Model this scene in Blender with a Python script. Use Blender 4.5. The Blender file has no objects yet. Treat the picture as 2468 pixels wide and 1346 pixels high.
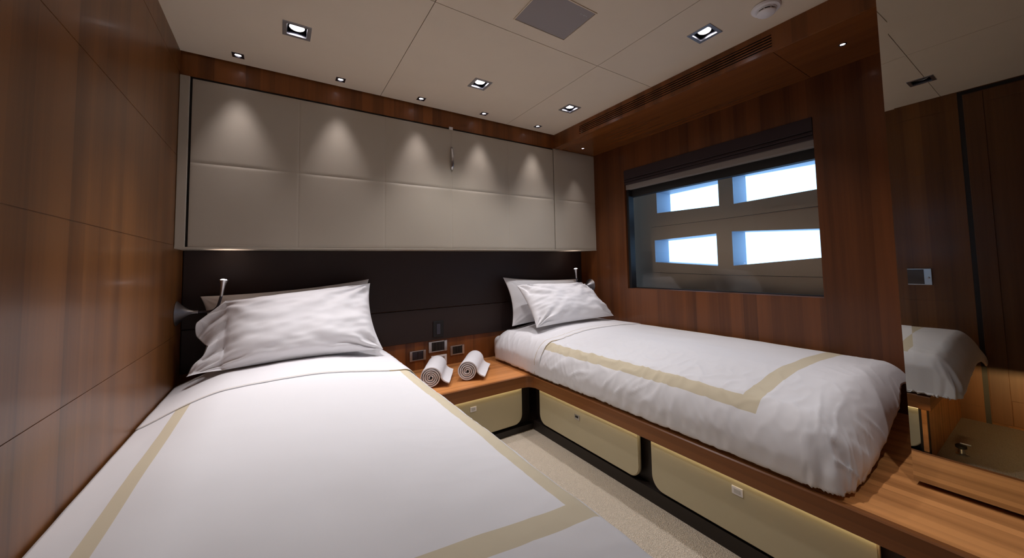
import bpy, bmesh, math, random
from mathutils import Vector, Matrix, noise
S = bpy.context.scene
COL = S.collection
PI = math.pi

# ------------------------------------------------------------ camera
def make_camera():
    f, px, py = 894.72, 1293.95, 587.03
    yaw, pitch, roll = (math.radians(a) for a in (-34.8694, 3.3265, -1.3002))
    fw = Vector((-math.sin(yaw)*math.cos(pitch), math.cos(yaw)*math.cos(pitch), math.sin(pitch)))
    r = Vector((math.cos(yaw), math.sin(yaw), 0)); u = r.cross(fw)
    r2 = math.cos(roll)*r + math.sin(roll)*u
    u2 = -math.sin(roll)*r + math.cos(roll)*u
    cd = bpy.data.cameras.new('camera'); co = bpy.data.objects.new('camera', cd)
    COL.objects.link(co)
    m = Matrix((r2, u2, -fw)).transposed().to_4x4()
    m.translation = Vector((0.3896, -2.3088, 1.0135))
    co.matrix_world = m
    cd.sensor_width = 36; cd.sensor_fit = 'HORIZONTAL'; cd.lens = f/2468*36
    cd.shift_x = (1234-px)/2468; cd.shift_y = (py-673)/2468
    cd.clip_start = 0.02
    S.camera = co
make_camera()

# ------------------------------------------------------------ world + exposure
w = bpy.data.worlds.new('daylight'); S.world = w; w.use_nodes = True
bg = w.node_tree.nodes['Background']
bg.inputs[0].default_value = (0.36, 0.62, 1.0, 1); bg.inputs[1].default_value = 3.4
S.view_settings.view_transform = 'Standard'; S.view_settings.look = 'None'
S.view_settings.exposure = 0.0; S.view_settings.gamma = 1.0
S.view_settings.use_curve_mapping = False

P_SMALL, P_SOFFIT, P_READ = 5.0, 3.0, 0.7
P_BIG = {'near_left': 80, 'mid': 26, 'right': 24, 'right_front': 34, 'behind': 17}
C_LED = (1.0, 0.965, 0.99)

# ------------------------------------------------------------ dimensions (metres)
H = 2.05; XR = 2.621; YB = 0.215; YHB = 0.204
XS, ZS = 2.188, 1.944
ZP, ZPB = 0.335, 0.269
XPL, XPR, YN = 0.948, 1.672, -0.362
XM, YM = 1.956, -2.0
YF = -3.5
ZB, ZMID, ZT = 1.1285, 1.5285, 1.9286

# ------------------------------------------------------------ helpers
def finish(name, bm, mat, parent=None, smooth=False, auto=None):
    me = bpy.data.meshes.new(name)
    if parent is not None:
        bmesh.ops.translate(bm, verts=bm.verts, vec=-parent_world(parent))
    bm.normal_update(); bm.to_mesh(me); bm.free()
    mats = mat if isinstance(mat, (list, tuple)) else [mat]
    for m in mats: me.materials.append(m)
    if smooth:
        for p in me.polygons: p.use_smooth = True
        if auto is not None: me.set_sharp_from_angle(angle=math.radians(auto))
    o = bpy.data.objects.new(name, me); COL.objects.link(o)
    if parent is not None: o.parent = parent
    return o
def parent_world(o):
    v = Vector(o.location)
    while o.parent: o = o.parent; v += o.location
    return v
def thing(name, label, cat, loc, group=None):
    o = bpy.data.objects.new(name, None); COL.objects.link(o); o.location = loc
    o.empty_display_size = 0.05
    return tag(o, label, cat, group)
def tag(o, label, cat, group=None):
    o['label'] = label; o['category'] = cat
    if group: o['group'] = group
    return o
def struct(o, label=None):
    o['kind'] = 'structure'
    if label: o['label'] = label
    return o
def BM(): return bmesh.new()
def box(bm, x0, x1, y0, y1, z0, z1, bev=0, seg=2, mi=0):
    g = bmesh.ops.create_cube(bm, size=1)
    vs = g['verts']
    for v in vs:
        v.co = Vector(((x0+x1)/2 + v.co.x*(x1-x0), (y0+y1)/2 + v.co.y*(y1-y0), (z0+z1)/2 + v.co.z*(z1-z0)))
    fs = list({f for v in vs for f in v.link_faces})
    for f in fs: f.material_index = mi
    if bev:
        es = list({e for v in vs for e in v.link_edges})
        r = bmesh.ops.bevel(bm, geom=es, offset=bev, segments=seg, affect='EDGES', profile=0.5)
        for f in r['faces']: f.material_index = mi
    return bm
def prism(bm, pts, axis, a0, a1, mi=0):
    """extrude 2-D outline (list of pairs, in the two other axes order) along axis"""
    def co(p, a):
        if axis == 0: return (a, p[0], p[1])
        if axis == 1: return (p[0], a, p[1])
        return (p[0], p[1], a)
    A = [bm.verts.new(co(p, a0)) for p in pts]; B = [bm.verts.new(co(p, a1)) for p in pts]
    n = len(pts); fs = []
    for i in range(n):
        fs.append(bm.faces.new((A[i], A[(i+1) % n], B[(i+1) % n], B[i])))
    fs.append(bm.faces.new(A[::-1])); fs.append(bm.faces.new(B))
    for f in fs: f.material_index = mi
    bmesh.ops.recalc_face_normals(bm, faces=fs)
    return bm
def lathe(bm, prof, o, ax, n=32, mi=0, cap=True):
    """prof: list (r, t) along direction ax from o"""
    ax = Vector(ax).normalized()
    t = Vector((0, 0, 1)) if abs(ax.z) < .9 else Vector((1, 0, 0))
    e1 = ax.cross(t).normalized(); e2 = ax.cross(e1)
    rings = []
    for r, h in prof:
        rings.append([bm.verts.new(Vector(o)+ax*h+(e1*math.cos(2*PI*k/n)+e2*math.sin(2*PI*k/n))*max(r, 1e-5)) for k in range(n)])
    fs = []
    for a, b in zip(rings, rings[1:]):
        for k in range(n):
            fs.append(bm.faces.new((a[k], a[(k+1) % n], b[(k+1) % n], b[k])))
    if cap:
        fs.append(bm.faces.new(rings[0])); fs.append(bm.faces.new(rings[-1]))
    for f in fs: f.material_index = mi
    bmesh.ops.recalc_face_normals(bm, faces=fs)
def tube(bm, pts, rad, n=12, mi=0):
    pts = [Vector(p) for p in pts]
    rings = []; up = None
    for i, p in enumerate(pts):
        d = (pts[min(i+1, len(pts)-1)]-pts[max(i-1, 0)]).normalized()
        if up is None: up = Vector((0, 0, 1)) if abs(d.z) < .9 else Vector((0, 1, 0))
        e1 = d.cross(up).normalized(); up = e1.cross(d).normalized()
        r = rad[i] if isinstance(rad, (list, tuple)) else rad
        rings.append([bm.verts.new(p+(e1*math.cos(2*PI*k/n)+up*math.sin(2*PI*k/n))*r) for k in range(n)])
    fs = []
    for a, b in zip(rings, rings[1:]):
        for k in range(n): fs.append(bm.faces.new((a[k], a[(k+1) % n], b[(k+1) % n], b[k])))
    fs.append(bm.faces.new(rings[0])); fs.append(bm.faces.new(rings[-1]))
    for f in fs: f.material_index = mi
    bmesh.ops.recalc_face_normals(bm, faces=fs)
def grid_with_gaps(bm, xs, ys, skip, put, thick, normal_axis, level, mi=0):
    """cells of a flat sheet; skip(cx,cy) leaves a cell out. Extruded away by thick (adds side walls at gaps)."""
    xs = sorted(set(round(x, 5) for x in xs)); ys = sorted(set(round(y, 5) for y in ys))
    cells = {}
    for i in range(len(xs)-1):
        for j in range(len(ys)-1):
            cells[(i, j)] = not skip((xs[i]+xs[i+1])/2, (ys[j]+ys[j+1])/2)
    cache = {}
    def V(i, j, l):
        k = (i, j, l)
        if k not in cache: cache[k] = bm.verts.new(put(xs[i], ys[j], level if l == 0 else level+thick))
        return cache[k]
    fs = []
    for (i, j), on in cells.items():
        if not on: continue
        fs.append(bm.faces.new((V(i, j, 0), V(i+1, j, 0), V(i+1, j+1, 0), V(i, j+1, 0))))
        for (di, dj, a, b) in ((-1, 0, (i, j), (i, j+1)), (1, 0, (i+1, j), (i+1, j+1)), (0, -1, (i, j), (i+1, j)), (0, 1, (i, j+1), (i+1, j+1))):
            if not cells.get((i+di, j+dj), False):
                fs.append(bm.faces.new((V(*a, 0), V(*b, 0), V(*b, 1), V(*a, 1))))
    for f in fs: f.material_index = mi
    return fs
def smoothstep(a, b, x):
    t = min(1, max(0, (x-a)/(b-a))); return t*t*(3-2*t)
def lerp(a, b, t): return a+(b-a)*t
def N(x, y, z=0): return noise.noise(Vector((x, y, z)))

# ------------------------------------------------------------ materials
def new_mat(name):
    m = bpy.data.materials.new(name); m.use_nodes = True
    return m, m.node_tree.nodes, m.node_tree.links, m.node_tree.nodes['Principled BSDF']
def plain(name, col, rough=.5, metal=0, bump=0, bscale=300, spec=.5, coat=0, var=0):
    m, n, l, b = new_mat(name)
    b.inputs['Base Color'].default_value = (*col, 1); b.inputs['Roughness'].default_value = rough
    b.inputs['Metallic'].default_value = metal; b.inputs['Specular IOR Level'].default_value = spec
    b.inputs['Coat Weight'].default_value = coat; b.inputs['Coat Roughness'].default_value = .12
    g = n.new('ShaderNodeNewGeometry')
    if bump:
        t = n.new('ShaderNodeTexNoise'); t.inputs['Scale'].default_value = bscale; t.inputs['Detail'].default_value = 4
        l.new(g.outputs['Position'], t.inputs['Vector'])
        bp = n.new('ShaderNodeBump'); bp.inputs['Strength'].default_value = bump; bp.inputs['Distance'].default_value = .002
        l.new(t.outputs['Fac'], bp.inputs['Height']); l.new(bp.outputs['Normal'], b.inputs['Normal'])
    t2 = n.new('ShaderNodeTexNoise'); t2.inputs['Scale'].default_value = 7; t2.inputs['Detail'].default_value = 3
    l.new(g.outputs['Position'], t2.inputs['Vector'])
    mr = n.new('ShaderNodeMapRange'); mr.inputs['To Min'].default_value = 1-var; mr.inputs['To Max'].default_value = 1+var
    l.new(t2.outputs['Fac'], mr.inputs['Value'])
    mx = n.new('ShaderNodeVectorMath'); mx.operation = 'SCALE'; mx.inputs[0].default_value = col
    l.new(mr.outputs['Result'], mx.inputs['Scale']); l.new(mx.outputs['Vector'], b.inputs['Base Color'])
    return m
def emis(name, col, st):
    m, n, l, b = new_mat(name)
    b.inputs['Base Color'].default_value = (0, 0, 0, 1)
    b.inputs['Emission Color'].default_value = (*col, 1); b.inputs['Emission Strength'].default_value = st
    return m
def wood(name, dark, light, grain_axis, strip_axis, strip=.075, rough=.38, coat=.12, contrast=.5, fine=1.0):
    """veneer: strips across strip_axis with their own tone, fibre grain running along grain_axis"""
    m, n, l, b = new_mat(name)
    g = n.new('ShaderNodeNewGeometry'); sp = n.new('ShaderNodeSeparateXYZ'); l.new(g.outputs['Position'], sp.inputs[0])
    # wobble the strips a little
    sc = [60, 60, 60]; sc[grain_axis] = 1.6
    mp = n.new('ShaderNodeVectorMath'); mp.operation = 'MULTIPLY'; mp.inputs[1].default_value = sc
    l.new(g.outputs['Position'], mp.inputs[0])
    t = n.new('ShaderNodeTexNoise'); t.inputs['Scale'].default_value = fine; t.inputs['Detail'].default_value = 5; t.inputs['Roughness'].default_value = .65
    l.new(mp.outputs[0], t.inputs['Vector'])
    sc2 = [14, 14, 14]; sc2[grain_axis] = .5
    mp2 = n.new('ShaderNodeVectorMath'); mp2.operation = 'MULTIPLY'; mp2.inputs[1].default_value = sc2
    l.new(g.outputs['Position'], mp2.inputs[0])
    t2 = n.new('ShaderNodeTexNoise'); t2.inputs['Scale'].default_value = 1; t2.inputs['Detail'].default_value = 3
    l.new(mp2.outputs[0], t2.inputs['Vector'])
    dv = n.new('ShaderNodeMath'); dv.operation = 'DIVIDE'; dv.inputs[1].default_value = strip
    l.new(sp.outputs[strip_axis], dv.inputs[0])
    fl = n.new('ShaderNodeMath'); fl.operation = 'FLOOR'; l.new(dv.outputs[0], fl.inputs[0])
    wn = n.new('ShaderNodeTexWhiteNoise'); wn.noise_dimensions = '1D'; l.new(fl.outputs[0], wn.inputs['W'])
    # within-strip gradient (book-matched look)
    fr = n.new('ShaderNodeMath'); fr.operation = 'PINGPONG'; fr.inputs[1].default_value = 1.0; l.new(dv.outputs[0], fr.inputs[0])
    def madd(a, k, c):
        q = n.new('ShaderNodeMath'); q.operation = 'MULTIPLY_ADD'; l.new(a, q.inputs[0]); q.inputs[1].default_value = k
        if isinstance(c, float): q.inputs[2].default_value = c
        else: l.new(c, q.inputs[2])
        return q.outputs[0]
    s = madd(t.outputs['Fac'], .42*contrast*2, -.12)
    s = madd(t2.outputs['Fac'], .55*contrast*2, s)
    s = madd(wn.outputs['Value'], .34*contrast*2, s)
    s = madd(fr.outputs[0], .16*contrast*2, s)
    mr = n.new('ShaderNodeMapRange'); mr.inputs['From Min'].default_value = .12; mr.inputs['From Max'].default_value = .12+contrast*1.3
    l.new(s, mr.inputs['Value'])
    rp = n.new('ShaderNodeMix'); rp.data_type = 'RGBA'
    rp.inputs['A'].default_value = (*dark, 1); rp.inputs['B'].default_value = (*light, 1)
    l.new(mr.outputs[0], rp.inputs['Factor']); l.new(rp.outputs['Result'], b.inputs['Base Color'])
    b.inputs['Roughness'].default_value = rough; b.inputs['Coat Weight'].default_value = coat; b.inputs['Coat Roughness'].default_value = .16; b.inputs['Specular IOR Level'].default_value = .35
    bp = n.new('ShaderNodeBump'); bp.inputs['Strength'].default_value = .06; bp.inputs['Distance'].default_value = .001
    l.new(t.outputs['Fac'], bp.inputs['Height']); l.new(bp.outputs['Normal'], b.inputs['Normal'])
    return m
WD, WL = (.085, .024, .007), (.29, .105, .032)
M = {}
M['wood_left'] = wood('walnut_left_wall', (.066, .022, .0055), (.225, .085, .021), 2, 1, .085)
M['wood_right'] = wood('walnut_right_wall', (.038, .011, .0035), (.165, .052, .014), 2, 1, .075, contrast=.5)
M['wood_x'] = wood('walnut_strip', (.055, .015, .004), (.27, .088, .02), 2, 0, .06)
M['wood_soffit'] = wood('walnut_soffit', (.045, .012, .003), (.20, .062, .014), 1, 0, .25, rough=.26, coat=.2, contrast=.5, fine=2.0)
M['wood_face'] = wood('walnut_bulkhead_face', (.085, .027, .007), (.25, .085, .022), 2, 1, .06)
M['wood_top_y'] = wood('teak_ledge', (.22, .075, .018), (.74, .33, .11), 1, 0, .03, rough=.35, coat=.1, contrast=.6)
M['wood_top_x'] = wood('teak_nightstand', (.20, .065, .016), (.66, .27, .085), 0, 1, .035, rough=.35, coat=.1, contrast=.6)
M['wood_fascia'] = wood('teak_fascia', (.12, .04, .012), (.27, .10, .03), 1, 2, .3, rough=.3, contrast=.4)
M['wood_door'] = wood('walnut_door', (.07, .024, .008), (.17, .07, .024), 2, 1, .11, rough=.35)
M['ceiling'] = plain('ceiling_leather', (.76, .65, .51), .6, bump=.15, bscale=500, var=.03)
M['leather'] = plain('cabinet_leather', (.48, .425, .34), .42, bump=.2, bscale=900, var=.03, spec=.45)
M['headboard'] = plain('dark_brown_leather', (.022, .010, .008), .5, bump=.3, bscale=700, var=.1)
M['drawer'] = plain('cream_leather', (.50, .44, .29), .45, bump=.15, bscale=700, var=.03)
M['black'] = plain('black_matt', (.008, .007, .007), .6)
M['kick'] = plain('dark_kick', (.012, .007, .005), .5)
M['chrome'] = plain('brushed_steel', (.55, .55, .56), .28, metal=1)
M['satin'] = plain('satin_aluminium', (.42, .42, .45), .4, metal=1)
M['gun'] = plain('dark_metal_trim', (.10, .10, .13), .35, metal=1)
M['white_plastic'] = plain('white_plastic', (.86, .84, .86), .4)
M['cottons'] = plain('white_cotton', (.80, .79, .80), .85, bump=.12, bscale=1400, spec=.2)
M['towel'] = plain('terry_cloth', (.80, .78, .79), .95, bump=.9, bscale=900, spec=.1)
M['towel_end'] = plain('terry_cloth_edge', (.62, .56, .54), .95, bump=.9, bscale=900, spec=.1)
M['mattress'] = plain('brown_mattress_cloth', (.05, .028, .02), .8, bump=.2, bscale=600)
M['speaker'] = plain('grey_grille', (.33, .295, .29), .6, bump=.3, bscale=1500)
M['blind'] = plain('aubergine_blind', (.030, .016, .018), .7, bump=.2, bscale=900)
M['grey_band'] = plain('grey_blind_rail', (.25, .22, .20), .5)
M['hull'] = plain('taupe_gelcoat', (.50, .33, .21), .5)
M['reveal'] = plain('hull_reveal_sky_tint', (.27, .33, .42), .45)  # cut sides of the hull, with blue sky light put into their colour
M['led_disc'] = emis('led_lens', (1, .94, 1.0), 14)
M['lens_off'] = plain('unlit_lens', (.05, .05, .05), .2)
M['led_strip'] = emis('warm_led_strip', (1.0, .76, .42), 5)
def mirror_mat():
    m, n, l, b = new_mat('mirror_silver')
    b.inputs['Base Color'].default_value = (.68, .67, .63, 1); b.inputs['Metallic'].default_value = 1; b.inputs['Roughness'].default_value = .0
    return m
M['mirror'] = mirror_mat()
def glass_mat():
    m, n, l, b = new_mat('window_glass')
    n.remove(b)
    tr = n.new('ShaderNodeBsdfTransparent'); gl = n.new('ShaderNodeBsdfGlossy'); gl.inputs['Roughness'].default_value = 0
    fr = n.new('ShaderNodeFresnel'); fr.inputs['IOR'].default_value = 1.28
    mx = n.new('ShaderNodeMixShader'); l.new(fr.outputs[0], mx.inputs[0]); l.new(tr.outputs[0], mx.inputs[1]); l.new(gl.outputs[0], mx.inputs[2])
    tr.inputs[0].default_value = (.93, .95, .95, 1)
    l.new(mx.outputs[0], n['Material Output'].inputs['Surface'])
    return m
M['glass'] = glass_mat()
def carpet_mat():
    m, n, l, b = new_mat('beige_carpet')
    g = n.new('ShaderNodeNewGeometry')
    t = n.new('ShaderNodeTexNoise'); t.inputs['Scale'].default_value = 230; t.inputs['Detail'].default_value = 3
    l.new(g.outputs['Position'], t.inputs['Vector'])
    v = n.new('ShaderNodeTexVoronoi'); v.inputs['Scale'].default_value = 260; l.new(g.outputs['Position'], v.inputs['Vector'])
    mx = n.new('ShaderNodeMix'); mx.data_type = 'RGBA'; mx.inputs['A'].default_value = (.36, .30, .23, 1); mx.inputs['B'].default_value = (.72, .64, .53, 1)
    l.new(t.outputs['Fac'], mx.inputs['Factor']); l.new(mx.outputs['Result'], b.inputs['Base Color'])
    b.inputs['Roughness'].default_value = 1; b.inputs['Specular IOR Level'].default_value = .1
    bp = n.new('ShaderNodeBump'); bp.inputs['Strength'].default_value = 1; bp.inputs['Distance'].default_value = .004
    l.new(v.outputs['Distance'], bp.inputs['Height']); l.new(bp.outputs['Normal'], b.inputs['Normal'])
    return m
M['carpet'] = carpet_mat()
def duvet_mat(name, ac, hw, b1, band=.03, piping=None, wall_band=None):
    """white cotton with a woven tan border: rectangle ring in the cloth's own UV metres; piping: list of uv-v lines"""
    m, n, l, b = new_mat(name)
    uv = n.new('ShaderNodeUVMap'); sp = n.new('ShaderNodeSeparateXYZ'); l.new(uv.outputs[0], sp.inputs[0])
    def mth(op, a, c=None, d=None):
        q = n.new('ShaderNodeMath'); q.operation = op
        for i, s in enumerate((a, c, d)):
            if s is None: continue
            if isinstance(s, (int, float)): q.inputs[i].default_value = s
            else: l.new(s, q.inputs[i])
        return q.outputs[0]
    if piping is None:
        d1 = mth('SUBTRACT', mth('ABSOLUTE', mth('SUBTRACT', sp.outputs[0], ac)), hw)
        d2 = mth('SUBTRACT', sp.outputs[1], b1)
        d = mth('ABSOLUTE', mth('MAXIMUM', d1, d2))
        if wall_band:
            wv = mth('MULTIPLY', mth('LESS_THAN', sp.outputs[0], .25), mth('LESS_THAN', sp.outputs[1], b1-.02))
            fac = mth('LESS_THAN', d, mth('SUBTRACT', band, mth('MULTIPLY', wv, band-wall_band)))
        else: fac = mth('LESS_THAN', d, band)
    else:
        fac = None
        for p in piping:
            q = mth('LESS_THAN', mth('ABSOLUTE', mth('SUBTRACT', sp.outputs[1], p)), .0022)
            fac = q if fac is None else mth('MAXIMUM', fac, q)
    mx = n.new('ShaderNodeMix'); mx.data_type = 'RGBA'
    mx.inputs['A'].default_value = (.80, .79, .80, 1); mx.inputs['B'].default_value = (.66, .58, .42, 1) if piping is None else (.55, .44, .27, 1)
    l.new(fac, mx.inputs['Factor']); l.new(mx.outputs['Result'], b.inputs['Base Color'])
    b.inputs['Roughness'].default_value = .8; b.inputs['Specular IOR Level'].default_value = .2
    b.inputs['Sheen Weight'].default_value = .15
    t = n.new('ShaderNodeTexNoise'); t.inputs['Scale'].default_value = 1200; l.new(uv.outputs[0], t.inputs['Vector'])
    bp = n.new('ShaderNodeBump'); bp.inputs['Strength'].default_value = .08; bp.inputs['Distance'].default_value = .001
    l.new(t.outputs['Fac'], bp.inputs['Height']); l.new(bp.outputs['Normal'], b.inputs['Normal'])
    return m

# ------------------------------------------------------------ room shell
SMALL = [(.216, -.087), (.654, -.087), (1.096, -.087), (1.524, -.087), (1.970, -.087)]
BIG = [(.441, -.455, 'near_left'), (1.318, -.445, 'mid'), (1.970, -.460, 'right'), (1.970, -1.416, 'right_front'),
       (.415, -1.865, 'off'), (1.318, -2.372, 'behind')]
HATCH = (1.186, 1.460, -1.250, -1.029)
seam_x = [.878, 1.750]; seam_y = [-.950, -1.885, -2.82]; gw = .0014
holes = [(x-.019, x+.019, y-.019, y+.019) for x, y in SMALL] + [(x-.041, x+.041, y-.045, y+.045) for x, y, k in BIG]
holes.append((HATCH[0]+.006, HATCH[1]-.006, HATCH[2]+.006, HATCH[3]-.006))
xs = [0, XR]; ys = [YF, 0.0]
for s in seam_x: xs += [s-gw, s+gw]
for s in seam_y: ys += [s-gw, s+gw]
for h in holes: xs += [h[0], h[1]]; ys += [h[2], h[3]]
def skip_c(cx, cy):
    if any(abs(cx-s) < gw for s in seam_x) or any(abs(cy-s) < gw for s in seam_y): return True
    return any(h[0] < cx < h[1] and h[2] < cy < h[3] for h in holes)
bm = BM(); grid_with_gaps(bm, xs, ys, skip_c, lambda x, y, z: (x, y, z), .006, 2, H)
box(bm, -.1, XR+.1, YF-.1, .3, H+.11, H+.14, mi=1)
ceil = struct(finish('ceiling', bm, [M['ceiling'], M['black']]), 'taupe panelled ceiling with thin seams')

bm = BM(); box(bm, -.05, XR+.05, YF-.05, YB+.05, -.04, 0)
struct(finish('floor', bm, M['carpet']), 'beige cut-pile carpet')

# left wall panels with grooves
def panel_wall(name, x, ylist, zlist, mat, thick, gapw=.0011, label=None, holes=()):
    bm = BM(); ya, za = [ylist[0], ylist[-1]], [zlist[0], zlist[-1]]
    for s in ylist[1:-1]: ya += [s-gapw, s+gapw]
    for s in zlist[1:-1]: za += [s-gapw, s+gapw]
    for h in holes: ya += [h[0], h[1]]; za += [h[2], h[3]]
    def sk(cy, cz):
        if any(abs(cy-s) < gapw for s in ylist[1:-1]) or any(abs(cz-s) < gapw for s in zlist[1:-1]): return True
        return any(h[0] < cy < h[1] and h[2] < cz < h[3] for h in holes)
    grid_with_gaps(bm, ya, za, sk, lambda a, b_, c: (c, a, b_), thick, 0, x)
    return bm
bm = panel_wall('wall_left', 0, [-1.955, YB+.02], [0, .093, .722, 1.139, 1.553, 1.945, H+.05], M['wood_left'], -.0016)
box(bm, -.05, -.0016, YF-.05, YB+.05, -.02, H+.11)
struct(finish('wall_left', bm, M['wood_left']), 'glossy walnut veneer wall with horizontal joints')
# left wall behind the camera: above and beyond the door
bm = BM(); box(bm, -.004, 0, YF, -2.80, 0, H); box(bm, -.004, 0, -2.80, -1.955, 2.03, H)
struct(finish('wall_left', bm, M['wood_left']))
# door
bm = BM(); box(bm, -.003, .004, -2.78, -1.978, .012, 2.022, .001)
d1 = struct(finish('door_1', bm, M['wood_door']), 'dark walnut door with raised stiles')
bm = BM()
for (a0, a1, b0, b1) in ((-2.06, -1.981, .015, 2.018), (-2.776, -2.70, .015, 2.018), (-2.70, -2.06, .015, .16), (-2.70, -2.06, 1.95, 2.018)):
    box(bm, .004, .009, a0+.0008, a1-.0008, b0+.0008, b1-.0008, .0015)
finish('stile', bm, M['wood_door'], d1)
bm = BM(); box(bm, -.003, .002, -1.978, -1.956, 0, 2.045); box(bm, -.003, .002, -2.80, -2.78, 0, 2.045); box(bm, -.003, .002, -2.78, -1.978, 2.022, 2.045)
finish('door_frame', bm, M['kick'], d1)
bm = BM(); lathe(bm, [(.026, 0), (.026, .006), (.01, .008), (.01, .045)], (.009, -2.72, 1.0), (1, 0, 0)); tube(bm, [(.05, -2.72, 1.0), (.055, -2.68, 1.0), (.055, -2.60, 1.0)], .009)
finish('door_handle', bm, M['chrome'], d1, smooth=True, auto=40)

# back wall (wood splash below headboard), front wall behind the camera
bm = BM(); box(bm, -.05, XR+.05, YB, YB+.04, 0, H+.11)
struct(finish('wall_back', bm, M['wood_x']), 'walnut veneer wall behind the headboard')
bm = BM(); box(bm, -.05, XR+.05, YF-.04, YF, 0, H+.11)
struct(finish('wall_front', bm, M['wood_x']))
# wood strip between cabinet and ceiling
bm = BM(); box(bm, 0, XS, .012, .05, ZT+.012, H+.05)
struct(finish('trim_1', bm, M['wood_x']), 'walnut strip above the overhead cabinet')

# right wall with window opening
WY0, WY1, WZ0, WZ1 = -.330, -1.595, .817, 1.737
bm = BM()
ya = [YM-.6, WY1, WY0, YB+.02]; za = [0, WZ0, WZ1, H+.05]
def skr(cy, cz): return WY1 < cy < WY0 and WZ0 < cz < WZ1
fs = grid_with_gaps(bm, ya, za, skr, lambda a, b_, c: (c, a, b_), .07, 0, XR)
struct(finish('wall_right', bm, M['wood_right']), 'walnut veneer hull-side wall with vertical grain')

# soffit
bm = BM()
g = .0012
VY0, VY1, VZ0, VZ1 = -1.602, -.305, 1.966, 2.030
# face (x = XS)
def skf(cy, cz): return VY0 < cy < VY1 and VZ0 < cz < VZ1
grid_with_gaps(bm, [YM, VY0, VY1, .012], [ZS, VZ0, VZ1, H+.05], skf, lambda a, b_, c: (c, a, b_), .012, 0, XS)
struct(finish('trim_2', bm, M['wood_face']), 'walnut bulkhead face carrying the air slots')
bm = BM()
sh = [(2.393, -.113), (2.396, -1.796)]
xs2 = [XS+.0122, XR]; ys2 = [YM, 0.03, -1.6-g, -1.6+g]
for x, y in sh: xs2 += [x-.010, x+.010]; ys2 += [y-.010, y+.010]
grid_with_gaps(bm, xs2, ys2, lambda cx, cy: abs(cy+1.6) < g or any(abs(cx-x) < .01 and abs(cy-y) < .01 for x, y in sh), lambda x, y, z: (x, y, z), .006, 2, ZS)
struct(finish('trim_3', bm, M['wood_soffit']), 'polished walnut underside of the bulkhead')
# slotted air vent in the bulkhead face
vent = thing('air_vent', 'long slotted walnut air vent set in the bulkhead above the window', 'air vent', (XS, -.95, 2.0))
bm = BM(); box(bm, XS+.03, XS+.034, VY0, VY1, VZ0, VZ1)
finish('backing', bm, M['black'], vent)
nsl = 5
for k in range(nsl):
    z = VZ0 + (VZ1-VZ0)*(k+.0)/nsl
    bm = BM(); box(bm, XS+.0005, XS+.004, VY0+.0005, VY1-.0005, z+.0062, z+.0126)
    finish('slat', bm, M['wood_face'], vent)

# ------------------------------------------------------------ window
win = bpy.data.objects.new('window_1', None); COL.objects.link(win); win.location = (XR, (WY0+WY1)/2, WZ0)
struct(win, 'wide cabin window looking onto the bulwark')
bm = BM()
fx0, fx1 = XR+.001, XR+.12; fr = .03
y0, y1, z0, z1 = WY1, WY0, WZ0, WZ1
box(bm, XR+.02, XR+.075, y1-.022, y1-.0005, z0+.0005, z1); box(bm, XR+.07, XR+.10, y0+.0005, y0+.01, z0, z1)
box(bm, XR+.07, XR+.10, y0, y1, z0-.03, z0+.004); box(bm, XR+.055, XR+.10, y0, y1, 1.535, 1.592)
finish('window_frame', bm, M['black'], win)
bm = BM(); box(bm, XR+.082, XR+.088, y0+.001, y1-.001, z0+.003, z1)
finish('pane', bm, M['glass'], win)
# blind: cassette with folds and bottom rail
bl = thing('folded_blind', 'aubergine fabric blind folded up under the top of the window', 'window blind', (XR+.03, (y0+y1)/2, 1.737))
bm = BM()
prof = [(XR-.004, 1.738), (XR-.004, 1.672), (XR+.004, 1.668), (XR-.002, 1.662), (XR-.003, 1.652), (XR+.006, 1.648), (XR+.001, 1.643), (XR+.002, 1.628), (XR+.015, 1.624), (XR+.045, 1.63), (XR+.045, 1.738)]
prism(bm, prof, 1, y0+.002, y1-.002)
finish('fabric', bm, M['blind'], bl)
bm = BM(); box(bm, XR+.012, XR+.05, y0+.003, y1-.003, 1.588, 1.626, .003)
finish('bottom_rail', bm, M['grey_band'], bl)

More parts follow.
